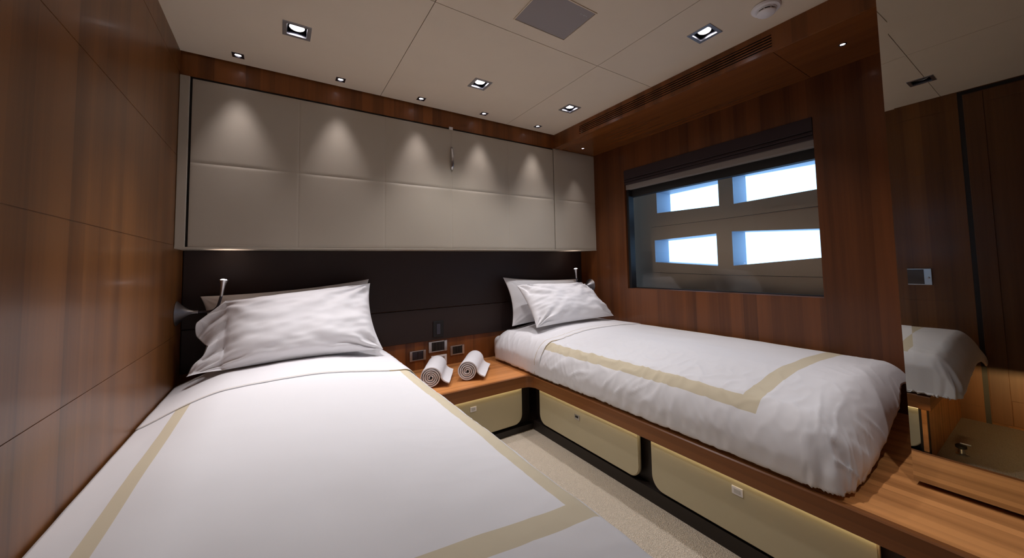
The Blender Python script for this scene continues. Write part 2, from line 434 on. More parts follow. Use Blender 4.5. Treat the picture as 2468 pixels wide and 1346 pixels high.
# bulwark outside, with four openings
XO0, XO1 = 2.95, 3.135
def ring_wall():
    bm = BM()
    # rectangular openings as cells with slanted edges: rows defined by z curves per y
    A = [(-.380, 1.418, 1.590), (-.905, 1.405, 1.602)]
    B = [(-1.008, 1.402, 1.614), (-1.95, 1.43, 1.590)]
    Cc = [(-.345, 1.015, 1.194), (-.875, .978, 1.208)]
    D = [(-.985, .978, 1.214), (-1.95, 1.055, 1.160)]
    ysl = [(.4, None, None), (-.365, Cc[0], A[0]), (-.890, Cc[1], A[1]), (-.997, D[0], B[0]), (-1.95, D[1], B[1]), (-2.6, None, None)]
    zb, zt = .2, 2.3
    def col(y, lo, up, x):
        zz = [zb] + ([lo[1], lo[2]] if lo else [1.0, 1.2]) + ([up[1], up[2]] if up else [1.41, 1.6]) + [zt]
        yy = [y, lo[0] if lo else y, lo[0] if lo else y, up[0] if up else y, up[0] if up else y, y]
        return [bm.verts.new((x, b_, a)) for a, b_ in zip(zz, yy)]
    IN = [col(y, lo, up, XO0) for y, lo, up in ysl]; OUT = [col(y, lo, up, XO1) for y, lo, up in ysl]
    for i in range(len(ysl)-1):
        open_col = i in (1, 3)
        for j in range(5):
            if open_col and j in (1, 3):
                for (a, b_) in (((i, j), (i+1, j)), ((i+1, j), (i+1, j+1)), ((i+1, j+1), (i, j+1)), ((i, j+1), (i, j))):
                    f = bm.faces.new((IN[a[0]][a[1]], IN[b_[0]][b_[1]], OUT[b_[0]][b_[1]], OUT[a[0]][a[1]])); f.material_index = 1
                continue
            bm.faces.new((IN[i][j], IN[i+1][j], IN[i+1][j+1], IN[i][j+1]))
            bm.faces.new((OUT[i][j], OUT[i][j+1], OUT[i+1][j+1], OUT[i+1][j]))
    bmesh.ops.recalc_face_normals(bm, faces=bm.faces)
    return bm
struct(finish('wall_outside', ring_wall(), [M['hull'], M['reveal']]), 'taupe bulwark with four cut-outs beyond the window')
bm = BM()
for zz in ((1.305, 1.318), (.93, .905)):
    tube(bm, [(XO0-.0005, -.32+.05*0, zz[0]), (XO0-.0005, -.9, (zz[0]+zz[1])/2-.004), (XO0-.0005, -1.6, zz[1])], .0012, 6)
finish('trim_4', bm, M['kick']); struct(bpy.data.objects['trim_4'], 'thin panel joints on the bulwark')
bm = BM(); box(bm, XR+.07, XO0-.16, -2.6, .4, 2.06, 2.12); box(bm, XR+.07, XO1, -2.6, .4, .15, .2)  # unseen deck enclosure added for shade; overhang gap lets some sky light down
box(bm, XR+.07, XO1, .37, .4, .2, 2.1); box(bm, XR+.07, XO1, -2.62, -2.6, .2, 2.1)
struct(finish('wall_outside', bm, M['hull']), 'unseen side deck floor, ends and overhang added to shade the bulwark')

# ------------------------------------------------------------ overhead cabinet
cab = thing('overhead_cabinet', 'long overhead cabinet with padded cream leather fronts above the headboard', 'cabinet', (1.31, .1, ZB))
bm = BM()
box(bm, .004, XR-.002, .022, YB-.001, ZB, ZT+.004); box(bm, XS+.002, XR-.002, .022, YB-.001, ZT, ZS-.0005)
box(bm, .0005, XR-.0005, .001, YB-.001, ZB-.004, ZB+.004, .001)
finish('carcass', bm, M['leather'], cab)
bm = BM(); box(bm, .001, .036, 0, .02, ZB+.001, ZT+.008, .002)
finish('filler_strip', bm, M['leather'], cab)
bm = BM(); box(bm, .036, .0445, .014, .02, ZB+.001, ZT+.012); box(bm, .0445, XS, .015, .02, ZT, ZT+.012)
box(bm, 2.1745, 2.1815, .012, .02, ZB+.004, ZT)
finish('shadow_gap', bm, M['black'], cab)
def padded(bm, x0, x1, z0, z1):
    """one padded square: soft roll-off, stronger along the horizontal seam"""
    nx, nz = 30, 40
    vs = []
    for j in range(nz+1):
        row = []
        tz = j/nz; tz = .5-.5*math.cos(PI*tz)
        for i in range(nx+1):
            tx = i/nx; tx = .5-.5*math.cos(PI*tx)
            x = lerp(x0, x1, tx); z = lerp(z0, z1, tz)
            dx = min(x-x0, x1-x); dz = min(z-z0, z1-z)
            fx = 1-max(0, 1-dx/.008)**2
            fz = 1-max(0, 1-dz/.016)**2
            dep = .0048-.0010*fx-.0026*fz-.0012*math.sin(PI*tx)*math.sin(PI*tz)
            if z in (z0, z1) and abs(z-ZMID) > .01: dep = .0105
            if x in (x0, x1) and (abs(x-.0445) < .002 or abs(x-2.178) < .006 or x > 2.6): dep = .0105
            row.append(bm.verts.new((x, dep, z)))
        vs.append(row)
    for j in range(nz):
        for i in range(nx):
            bm.faces.new((vs[j][i], vs[j][i+1], vs[j+1][i+1], vs[j+1][i]))
XC = [.0445, .471, .904, 1.324, 1.757, 2.1745]
bm = BM()
for a, b_ in zip(XC, XC[1:]):
    padded(bm, a, b_, ZB+.0045, ZMID); padded(bm, a, b_, ZMID, ZT)
box(bm, XC[0], XC[-1], .0105, .0215, ZB+.0045, ZT)
door = finish('door', bm, M['leather'], cab, smooth=True, auto=60)
door['label'] = 'wide fold-down front of ten padded squares'
bm = BM(); padded(bm, 2.1815, XR-.001, ZB+.0045, ZMID); padded(bm, 2.1815, XR-.001, ZMID, ZS-.002)
box(bm, 2.1815, XR-.001, .0105, .0215, ZB+.0045, ZS-.001)
finish('door', bm, M['leather'], cab, smooth=True, auto=60)['label'] = 'narrow padded front at the window end'
# leather pull strap with metal clasp
bm = BM()
tube(bm, [(1.324, -.002, 1.805), (1.324, -.006, 1.79), (1.324, -.014, 1.74), (1.324, -.012, 1.68), (1.324, -.003, 1.655)], [.007, .009, .010, .010, .008], 14)
h = finish('handle', bm, M['chrome'], door, smooth=True); h['label'] = 'slim steel pull handle'
bm = BM(); box(bm, 1.311, 1.337, .006, .012, ZT-.004, ZT+.020, .001)
finish('latch_plate', bm, M['white_plastic'], door)

# ------------------------------------------------------------ headboard
hb = thing('headboard', 'dark brown leather headboard spanning the wall behind both beds', 'headboard', (1.31, YHB, .52))
bm = BM(); box(bm, .002, XR-.002, YHB-.004, YB-.0005, .735, ZB-.005, .003)
finish('upper_panel', bm, M['headboard'], hb)
bm = BM(); box(bm, .002, XR-.002, YHB-.004, YB-.0005, .518, .731, .003)
finish('lower_panel', bm, M['headboard'], hb)

# ------------------------------------------------------------ platforms
def rounded_front(bm, axis, fixed, a0, a1, z0, z1, r, thick, mi=0):
    """drawer front: square top corners, rounded bottom corners; extruded along axis by thick from fixed"""
    pts = [(a0, z1), (a0, z0+r)]
    for k in range(1, 9): pts.append((a0+r-r*math.cos(k*PI/16), z0+r-r*math.sin(k*PI/16)))
    for k in range(0, 9): pts.append((a1-r+r*math.sin(k*PI/16), z0+r-r*math.cos(k*PI/16)))
    pts += [(a1, z1)]
    prism(bm, pts, axis, fixed, fixed+thick, mi)
    bmesh.ops.bevel(bm, geom=[e for e in bm.edges if e.calc_face_angle(0) > 1.0], offset=.004, segments=2, affect='EDGES')
def latch(parent, axis, fixed, a, z, sgn, open_=False):
    bm = BM()
    if axis == 0: box(bm, fixed-.004*sgn if sgn > 0 else fixed, fixed if sgn > 0 else fixed+.004, a-.019, a+.019, z-.014, z+.014, .002)
    else: box(bm, a-.019, a+.019, fixed-.004, fixed, z-.014, z+.014, .002)
    o = finish('latch', bm, M['white_plastic'] if not open_ else M['chrome'], parent)
    bm = BM()
    if axis == 0: box(bm, *( (fixed-.0055, fixed-.0038) if sgn > 0 else (fixed+.0038, fixed+.0055)), a-.011, a+.011, z-.007+(.004 if open_ else 0), z+.007, .0005)
    else: box(bm, a-.011, a+.011, fixed-.0055, fixed-.0038, z-.007, z+.007, .0005)
    finish('latch_button', bm, M['black'] if open_ else M['chrome'], o)
# right platform
pr = thing('bed_platform', 'teak bed platform with cream drawers along the window side', 'bed platform', (XPR, -1.0, 0))
bm = BM()
box(bm, XPR+.020, XR-.002, YF+.002, YB-.002, ZPB+.012, ZP, mi=0)
finish('platform_top', bm, M['wood_top_y'], pr)
bm = BM()
rr = .045
# fascia, with rounded inner corner towards the nightstand and a small top lip
prism(bm, [(XPR, ZPB+.003), (XPR, ZP-.004), (XPR+.004, ZP), (XPR+.0195, ZP), (XPR+.0195, ZPB), (XPR+.003, ZPB)], 1, YF+.002, YN-rr)
finish('fascia', bm, M['wood_fascia'], pr)
bm = BM()
box(bm, 1.735, 1.76, YF+.002, YN+.03, 0, ZPB+.008)
box(bm, XPR+.0195, 1.76, YF+.002, YN+.03, ZPB+.010, ZPB+.0115)
box(bm, 1.700, 1.76, YF+.002, YN+.015, 0, .055)
finish('plinth', bm, M['kick'], pr)
for i, (a0, a1, la, lo) in enumerate(((-1.178, -.424, -.772, True), (-1.974, -1.243, -1.607, False), (-2.80, -2.04, -2.4, False))):
    bm = BM(); rounded_front(bm, 0, 1.6945, a0, a1, .066, ZPB+.004, .055, .018)
    dr = finish('drawer', bm, M['drawer'], pr, smooth=True, auto=35)
    latch(dr, 0, 1.6945, la, .208 if lo else .223, 1, lo)
bm = BM(); box(bm, 1.682, 1.689, -1.99, YN-.06, ZPB-.0025, ZPB+.001)
finish('led_strip', bm, M['led_strip'], pr)

# left platform
al = bpy.data.lights.new('ledge_strip_light', 'AREA'); ao = bpy.data.objects.new('ledge_strip_light', al); COL.objects.link(ao)
al.shape = 'RECTANGLE'; al.size = .9; al.size_y = .0005; al.energy = 2.6; al.spread = math.radians(40); al.color = (1, .66, .28)
ao.location = (1.6925, -2.45, ZPB-.0005); ao.rotation_euler = Vector((1, 0, .0)).to_track_quat('Z', 'Y').to_euler()
ao.rotation_euler = (PI/2, 0, PI/2)
pl = thing('bed_platform', 'teak bed platform under the nearer left bed', 'bed platform', (XPL, -1.0, 0))
YLE = -1.868
bm = BM(); box(bm, .002, XPL-.020, YLE, YB-.002, ZPB+.012, ZP); box(bm, .002, XPL-.05, YLE+.012, YLE+.03, 0, ZPB+.012)
finish('platform_top', bm, M['wood_top_y'], pl)
bm = BM()
prism(bm, [(XPL, ZPB+.003), (XPL, ZP-.004), (XPL-.004, ZP), (XPL-.0195, ZP), (XPL-.0195, ZPB), (XPL-.003, ZPB)], 1, YLE-.012, YN-rr)
box(bm, .002, XPL-.0195, YLE-.012, YLE, ZPB, ZP)
finish('fascia', bm, M['wood_fascia'], pl)
bm = BM(); box(bm, .86, .885, YLE+.01, YN+.03, 0, ZPB+.008); box(bm, .86, .92, YLE+.01, YN+.015, 0, .055)
box(bm, .86, XPL-.0195, YLE+.01, YN+.03, ZPB+.010, ZPB+.0115)
finish('plinth', bm, M['kick'], pl)
for (a0, a1, la) in ((-1.118, -.424, -.772), (-1.80, -1.183, -1.5)):
    bm = BM(); rounded_front(bm, 0, .9075, a0, a1, .066, ZPB+.004, .055, .018)
    dr = finish('drawer', bm, M['drawer'], pl, smooth=True, auto=35)
    latch(dr, 0, .9255, la, .223, -1)
bm = BM(); box(bm, .931, .938, -1.80, YN-.06, ZPB-.0025, ZPB+.001)
finish('led_strip', bm, M['led_strip'], pl)

# nightstand bridge between the platforms
ns = thing('nightstand', 'teak nightstand with one cream drawer between the two beds', 'nightstand', (1.31, -.15, 0))
bm = BM()
box(bm, XPL-.0195, XPR+.0195, YN+.020, YB-.002, ZPB+.013, ZP)
finish('nightstand_top', bm, M['wood_top_x'], ns)
bm = BM()
def arc(cx, cy, r, a0, a1, n=8):
    return [(cx+r*math.cos(lerp(a0, a1, k/n)), cy+r*math.sin(lerp(a0, a1, k/n))) for k in range(n+1)]
outer = arc(XPL+rr, YN-rr, rr, PI, PI/2) + arc(XPR-rr, YN-rr, rr, PI/2, 0)
pts = outer + [(XPR+.0195, YN-rr), (XPR+.0195, YN+.0195), (XPL-.0195, YN+.0195), (XPL-.0195, YN-rr)]
prism(bm, pts, 2, ZPB, ZP)
finish('fascia', bm, wood('teak_fascia_x', (.12, .04, .012), (.27, .10, .03), 0, 2, .3, contrast=.4), ns)
bm = BM(); box(bm, .93, 1.70, -.305, -.28, 0, ZPB+.011); box(bm, .93, 1.70, -.34, -.28, 0, .035)
finish('plinth', bm, M['kick'], ns)
bm = BM(); rounded_front(bm, 1, YN+.0225, 1.00, 1.626, .052, ZPB+.004, .055, .018)
dr = finish('drawer', bm, M['drawer'], ns, smooth=True, auto=35)
latch(dr, 1, YN+.0225, 1.300, .212, 1)
bm = BM(); box(bm, 1.0, 1.62, YN+.010, YN+.017, ZPB-.0025, ZPB+.001)
finish('led_strip', bm, M['led_strip'], ns)

# ------------------------------------------------------------ wardrobe + mirror
wd = thing('wardrobe', 'walnut wardrobe block standing on the ledge behind the tall mirror', 'wardrobe', (2.3, YM-.5, ZP+.014))
bm = BM(); box(bm, XM+.006, XR-.002, YF+.005, YM-.001, ZP+.014, H-.001)
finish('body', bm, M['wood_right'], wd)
bm = BM(); box(bm, XM+.03, XR-.01, YF+.005, YM-.02, ZP, ZP+.014)
finish('plinth', bm, M['black'], wd)
mi_ = thing('wall_mirror', 'tall frameless mirror standing on the teak ledge at the right', 'mirror', (XM, YM-.7, ZP+.014))
bm = BM()
bw = .022
prism(bm, [(XM+.0055, YM), (XM+.0004, YM), (XM, YM-bw), (XM, YF+.01), (XM+.0055, YF+.01)], 2, ZP+.014, H-.002)
finish('mirror_glass', bm, M['mirror'], mi_)

# ------------------------------------------------------------ beds
def build_bed(mirror, names):
    """mirror False: right bed (wall at XR). Local a = distance from wall, b = distance from head (y = YH0 - b)."""
    X0 = XR-.004 if not mirror else .004
    sg = -1 if not mirror else 1
    def wx(a): return X0+sg*a
    YH0 = .175
    Wd = .935 if not mirror else .955
    seed = 3.1 if not mirror else 11.7
    # mattress
    mt = thing('mattress', names['mattress'], 'mattress', (wx(Wd/2), -.8, ZP))
    bm = BM()
    xa, xb = sorted((wx(.012), wx(.885)))
    box(bm, xa, xb, -1.835, .195, ZP+.001, .47 if not mirror else .43, .03, 4)
    finish('core', bm, M['mattress'], mt, smooth=True, auto=50)
    bm = BM()
    xa, xb = sorted((wx(.006), wx(.905)))
    box(bm, xa, xb, -1.2, .199, ZP+.004, .493 if not mirror else .445, .04, 5)
    finish('fitted_sheet', bm, M['cottons'], mt, smooth=True, auto=50)
    # cloth surface
    RH, RV = (.105 if not mirror else .085), .165          # roll-off radii
    L = 2.085 if not mirror else 2.15
    def surf(a, b, lift=0.0):
        # inner rectangle
        ai1 = Wd-RH
        bi1 = L-RH
        ca = min(a, ai1); cb = min(b, bi1)
        crown = .553+.020*math.sin(PI*min(1, max(0, ca/Wd)))-.028*smoothstep(.55, .93, ca/Wd)
        crown += .010*math.sin(PI*min(1, max(0, cb/L)))
        crown += (.008*(N(a*2.1+seed, b*1.7))+.003*N(a*7+seed, b*5))*smoothstep(0, .1, a)
        if mirror: crown -= .085*(1-smoothstep(-.08, .24, a))**1.0
        else: crown -= .03*max(0, 1-a/.05)**2
        da, db = a-ca, b-cb
        dist = math.hypot(da, db)
        if dist < 1e-9:
            return Vector((wx(a), YH0-b, crown+lift)), 0.0
        ua, ub = da/dist, db/dist
        rv = min(RV, crown-ZP-.02)
        Larc = PI/2*(RH+rv)/2
        if dist < Larc:
            th = dist/Larc*PI/2
            rad = RH*math.sin(th); z = crown-rv*(1-math.cos(th)); hang = 0
        else:
            hang = dist-Larc
            rad = RH+.02*math.sin(min(1, hang/.06)*PI)*0; z = crown-rv-hang
        side = smoothstep(.25, 1.0, dist/Larc)
        corner = ua*ub*2
        # pleats and puckers running down the slope
        along = b if ua > ub else a
        w1 = .0032*N(along*9+seed, dist*5)+.0016*N(along*30+seed*2, dist*12+3)
        for kk, (fx_, fy_, am) in enumerate(((11, 13, .0055), (19, -17, .0035))):
            q_ = abs(N(along*fx_+dist*fy_+seed, dist*3.5-along*2.5, kk*9.1))
            mk = smoothstep(-.1, .35, N(along*3.1+seed, kk*4.0+dist*2))
            w1 += am*max(0, 1-q_*4.5)**2*mk*(1 if not mirror else .35)
        fold = w1*side*(1.0+.8*corner)
        fold += .006*corner*side*math.sin(math.atan2(ub, ua)*11+N(dist*8, seed)*2)
        puff = .018*side*(1-smoothstep(.9, 1.25, dist/Larc))
        rad += fold+puff*.6
        out = rad+lift
        z += fold*.6+lift
        zmin = ZP+.011+lift*.5
        if z < zmin:
            ex = zmin-z
            out -= min(.045, ex)
            z = zmin+(N(along*4, seed)+.5)*.004
        out += (.03 if not mirror else .015)*corner*corner*smoothstep(.7, 1.3, dist/Larc)
        out_a = out*ua; out_b = out*ub
        lim = Wd+.008
        A = ca+out_a; Bq = cb+out_b
        A = min(A, (lim if not mirror else .941)+.004*N(b*30, seed))
        return Vector((wx(A), YH0-Bq, z)), side
    def puckers(a, b):
        # wrinkles on the flatter cloth, strongest near the aisle edge and foot
        e = smoothstep(.45, .9, a/Wd)*(1-.5*smoothstep(1.5, 1.9, b))+.25*smoothstep(1.6, 2.0, b)
        q = N(a*9+b*6+seed, b*16-a*5)
        q2 = N(a*20+seed, b*30+a*14)
        r = (1-abs(q)*2.2); r = max(0, r)**3
        return e*(.0065*r+.002*q2)*(.9 if not mirror else .22)+.0012*N(a*14, b*11+seed)
    def sheet(name, b0, b1f, mat, parent, lift, na, nb, amax, wr=1.0, hem_t=.008):
        bm = BM(); uvl = bm.loops.layers.uv.new('UVMap')
        def aof(i): return lerp(.002, amax, i/na)
        P = [[None]*(nb+1) for _ in range(na+1)]; UV = {}
        for i in range(na+1):
            a = aof(i)
            b1 = b1f(a)
            for j in range(nb+1):
                b = lerp(b0, b1, j/nb)
                p, side = surf(a, b, lift)
                p = p+Vector((0, 0, 1))*puckers(a, b)*wr*(1-side*.3)
                if not mirror: p.x = min(p.x, XR-.002)
                else: p.x = max(p.x, .002)
                v = bm.verts.new(p); P[i][j] = v; UV[v] = (a, b)
        for i in range(na):
            for j in range(nb):
                f = bm.faces.new((P[i][j], P[i+1][j], P[i+1][j+1], P[i][j+1]))
                for lp in f.loops: lp[uvl].uv = UV[lp.vert]
        bmesh.ops.recalc_face_normals(bm, faces=bm.faces)
        o = finish(name, bm, mat, parent, smooth=True)
        mod = o.modifiers.new('thickness', 'SOLIDIFY'); mod.thickness = hem_t; mod.offset = -1
        return o
    dv = thing('duvet', names['duvet'], 'duvet', (wx(Wd/2), -.9, .5))
    amax = Wd+.165
    if mirror:
        mat = duvet_mat('duvet_cloth_left', (.118+.882)/2, (.882-.118)/2, 1.915, band=.027, wall_band=.019)
        b1 = lambda a: L+.10+.01*math.sin(a*9)+.03*smoothstep(.3, .8, a)
    else:
        mat = duvet_mat('duvet_cloth_right', (.025+.895)/2, (.895-.025)/2, 1.815)
        b1 = lambda a: L+.02+.12*smoothstep(.1, .75, a)+.006*math.sin(a*23)
    sheet('cover', .30, b1, mat, dv, 0, 150, 260, amax)
    pm = duvet_mat('turn_down_cloth', 0, 0, 0, piping=[.668] if mirror else [.640, .585])
    sheet('turned_down_edge', .085, lambda a: (.671 if mirror else .643)+.008*math.sin(a*4), pm, dv, .0045, 110, 90, amax-.002, wr=1.0, hem_t=.003)
    return surf
surfR = build_bed(False, {'mattress': 'mattress under the duvet of the bed by the window', 'duvet': 'white duvet with tan border on the bed by the window'})
surfL = build_bed(True, {'mattress': 'mattress under the duvet of the nearer left bed', 'duvet': 'white duvet with tan border on the nearer left bed'})

# ------------------------------------------------------------ pillows
def pillow(name, TL, TR, BR, BL, T, seed, label, hem=0, hem_side=-1, wr=1.0, back=.45, pinch=.05, droop=0, group=None):
    """corners seen from the camera; T thickness; hem: fraction of width that is empty pillowcase at hem_side"""
    TL, TR, BR, BL = map(Vector, (TL, TR, BR, BL))
    nu, nv = 84, 60
    c = (TL+TR+BR+BL)/4
    nrm = ((TR-TL).cross(TL-BL)).normalized()
    if nrm.y > 0: nrm = -nrm
    bm = BM()
    def shape(u, v, sgn):
        U = u*2-1; Vv = v*2-1
        # edges draw in between the corners
        uu = u+(-1)*U*pinch*(1-Vv*Vv)*abs(U)**3
        vv = v+(-1)*Vv*pinch*.9*(1-U*U)*abs(Vv)**3
        p = (BL*(1-uu)+BR*uu)*(1-vv)+(TL*(1-uu)+TR*uu)*vv
        s = 0.0
        ub = U
        if hem:
            if hem_side < 0: ub = (max(u, 0)-hem)/(1-hem)*2-1
            else: ub = u/(1-hem)*2-1
            if abs(ub) > 1: s = 1.0; ub = math.copysign(1, ub)
        prof = max(0, (1-abs(ub)**3.0))**.62*max(0, (1-abs(Vv)**3.0))**.62
        th = T*prof*(1.0 if sgn > 0 else -back)
        # wrinkles: radiate from corners / seams
        edge = max(abs(U)**2, abs(Vv)**2)
        ang = math.atan2(Vv, U)
        q = 0
        for (cu, cv) in ((-1, -1), (1, -1), (-1, 1), (1, 1)):
            du, dv2 = U-cu, Vv-cv
            r = math.hypot(du, dv2*.8); an = math.atan2(dv2, du)
            q += math.exp(-r*2.4)*math.sin(an*13+seed*1.7+cu*2+cv+N(r*3, an*2, seed)*3)*min(1, r*5)
        lat = N(U*3.5+seed, Vv*13+seed*.3, .5)*smoothstep(.35, 1, abs(U))
        wrk = wr*T*(.095*q+.032*lat*(1-abs(Vv)**6)+.045*N(U*2+seed, Vv*3, 4)+.02*N(U*7, Vv*9, seed))
        p = p+nrm*(th+wrk*(1 if sgn > 0 else .3)*(1-edge**8))
        if hem:
            fr_ = (hem-u)/hem if hem_side < 0 else (u-(1-hem))/hem
            if fr_ > 0:
                p.z -= droop*fr_*v
                p = p+nrm*(.028*fr_*math.sin(v*11+seed+fr_*2)+.012*math.sin(v*25+seed*2))
                p = p+(BR-BL).normalized()*(.02*math.sin(v*9+seed*1.3)*fr_)*1.0
        return p
    F = {}; B = {}
    for i in range(nu+1):
        for j in range(nv+1):
            u = .5-.5*math.cos(PI*i/nu); v = .5-.5*math.cos(PI*j/nv)
            u = lerp(i/nu, u, .7); v = lerp(j/nv, v, .7)
            rim = i in (0, nu) or j in (0, nv)
            a = bm.verts.new(shape(u, v, 1)); F[i, j] = a
            B[i, j] = a if rim else bm.verts.new(shape(u, v, -1))
    for i in range(nu):
        for j in range(nv):
            bm.faces.new((F[i, j], F[i+1, j], F[i+1, j+1], F[i, j+1]))
            q = [B[i, j], B[i, j+1], B[i+1, j+1], B[i+1, j]]
            if len(set(q)) >= 3 and any(v not in (F[i, j], F[i+1, j], F[i+1, j+1], F[i, j+1]) for v in q):
                try: bm.faces.new(q)
                except ValueError: pass
    o = finish(name, bm, M['cottons'], None, smooth=True)
    # origin to the pillow's base
    base = Vector((c.x, c.y, min(BL.z, BR.z)))
    o.data.transform(Matrix.Translation(-base)); o.location = base
    tag(o, label, 'pillow', group)
    return o
# left bed
pillow('pillow', (.075, .155, .895), (.845, .15, .950), (.86, .055, .582), (.08, .06, .56), .045, 2.3,
       'rear pillow of the left bed, leaning on the dark headboard', wr=.6)
pillow('pillow', (.085, .020, .872), (.838, .075, .928), (.855, -.185, .583), (.085, -.140, .574), .11, 7.7,
       'front pillow of the left bed with a loose crumpled case end', hem=.13, wr=1.9, pinch=.04, droop=.10)
# right bed
pillow('pillow', (1.775, .135, .925), (2.52, .14, .885), (2.53, .04, .578), (1.79, .04, .572), .045, 4.1,
       'rear pillow of the window bed, upright against the headboard', wr=.6)
pillow('pillow', (1.805, -.01, .868), (2.48, .02, .845), (2.565, -.225, .600), (1.815, -.235, .592), .10, 9.2,
       'front wrinkled pillow of the window bed', wr=2.4, pinch=.03)

# ------------------------------------------------------------ reading lamps
def reading_lamp(side, label):
    x0, s = (0.0, 1) if side == 'left' else (XR, -1)
    t = thing('reading_lamp', label, 'reading lamp', (x0, .09, .825), 'trumpet reading lamps')
    y = .09
    k = 1.0 if side == 'left' else 1.25
    bm = BM()
    prof = [(.056, .0008), (.057, .003)]
    for i in range(13):
        q = i/12; prof.append((.008+.048*(1-q)**1.7, .004+.062*q))
    prof.append((.0075, .078))
    lathe(bm, prof, (x0, y, .825), (s, 0, 0), 40)
    finish('wall_base', bm, M['satin'], t, smooth=True, auto=50)
    P0 = Vector((x0+s*.078, y, .825))
    ctrl = [(0, 0, 0), (.03, 0, -.001), (.055, -.008, .004), (.072, -.018, .022), (.080, -.026, .048), (.086, -.030, .075)]
    pts = [P0+Vector((s*c[0]*k, c[1], c[2])) for c in ctrl]
    fine = []
    for i in range(len(pts)-1):
        for q in range(6):
            u = q/6; p0 = pts[max(i-1, 0)]; p1 = pts[i]; p2 = pts[i+1]; p3 = pts[min(i+2, len(pts)-1)]
            fine.append(.5*((2*p1)+(-p0+p2)*u+(2*p0-5*p1+4*p2-p3)*u*u+(-p0+3*p1-3*p2+p3)*u**3))
    fine.append(pts[-1])
    bm = BM(); tube(bm, fine, [.0052+.0006*(i % 2) for i in range(len(fine))], 14)
    finish('gooseneck', bm, M['gun'], t, smooth=True)
    d = Vector((s*.10, -.03, 1)).normalized(); e = pts[-1]
    bm = BM()
    lathe(bm, [(.006, -.004), (.0075, .02), (.0095, .045), (.013, .062), (.0185, .074), (.0188, .076), (.0165, .0755), (.012, .068)], e, d, 32, cap=True)
    hd = finish('lamp_head', bm, M['chrome'], t, smooth=True, auto=50)
    bm = BM(); lathe(bm, [(.0001, .0712), (.0125, .0713), (.0135, .0750), (.010, .0785), (.0001, .0800)], e, d, 24, cap=False)
    finish('bulb', bm, M['led_disc'], hd)
    ld = bpy.data.lights.new('reading_light', 'SPOT'); lo = bpy.data.objects.new('reading_light', ld); COL.objects.link(lo)
    ld.energy = P_READ*5; ld.color = (1, .8, .72); ld.spot_size = math.radians(80); ld.spot_blend = 1; ld.shadow_soft_size = .008
    lo.location = e+d*.08; lo.rotation_euler = Vector((-d.x, -d.y-.25, -d.z)).to_track_quat('Z', 'Y').to_euler()
reading_lamp('left', 'steel gooseneck reading lamp on the left wall above the pillow')
reading_lamp('right', 'steel gooseneck reading lamp on the window-side wall')

# ------------------------------------------------------------ ceiling fixtures
def spot(loc, power, size, blend, target=None, soft=.012, col=C_LED):
    ld = bpy.data.lights.new('downlight_beam', 'SPOT'); lo = bpy.data.objects.new('downlight_beam', ld); COL.objects.link(lo)
    ld.energy = power; ld.color = col; ld.spot_size = math.radians(size); ld.spot_blend = blend; ld.shadow_soft_size = soft
    lo.location = loc
    if target is not None:
        lo.rotation_euler = (Vector(loc)-Vector(target)).to_track_quat('Z', 'Y').to_euler()
    return lo
def make_small(x, y):
    t = thing('small_spotlight', '', 'spotlight', (x, y, H), 'row of small square spotlights over the cabinet')
    bm = BM()
    for (a0, a1, b0, b1) in ((-.023, -.014, -.023, .023), (.014, .023, -.023, .023), (-.014, .014, -.023, -.014), (-.014, .014, .014, .023)):
        box(bm, x+a0, x+a1, y+b0, y+b1, H-.0025, H+.0045, .0006)
    finish('trim_frame', bm, M['gun'], t)
    bm = BM(); lathe(bm, [(.0140, .0), (.0115, .006), (.0115, .03)], (x, y, H-.001), (0, 0, 1), 28, cap=False); lathe(bm, [(.0001, .0295), (.0115, .03)], (x, y, H-.001), (0, 0, 1), 28, cap=False)
    finish('reflector', bm, M['chrome'], t, smooth=True)
    bm = BM(); lathe(bm, [(.0001, .0), (.0108, .0), (.0108, .003), (.0001, .003)], (x, y, H+.004), (0, 0, 1), 28, cap=False)
    finish('lens', bm, M['led_disc'], t)
    return t
def copy_tree(o, loc, label):
    c = o.copy(); COL.objects.link(c); c.location = loc; c['label'] = label
    for ch in list(o.children):
        d = ch.copy(); COL.objects.link(d); d.parent = c
    return c
small_labels = ['small square spotlight nearest the left wall', 'second small square spotlight from the left wall', 'middle one of the five small square spotlights',
                'fourth small square spotlight from the left wall', 'small square spotlight nearest the bulkhead']
s0 = make_small(*SMALL[0]); s0['label'] = small_labels[0]
for (x, y), lb in zip(SMALL[1:], small_labels[1:]): copy_tree(s0, (x, y, H), lb)
for (x, y) in SMALL: spot((x, y, H-.010), P_SMALL*2.5, 54, 1.0, (x, y-.012, 1.0), .030, (1.0, .92, .96))
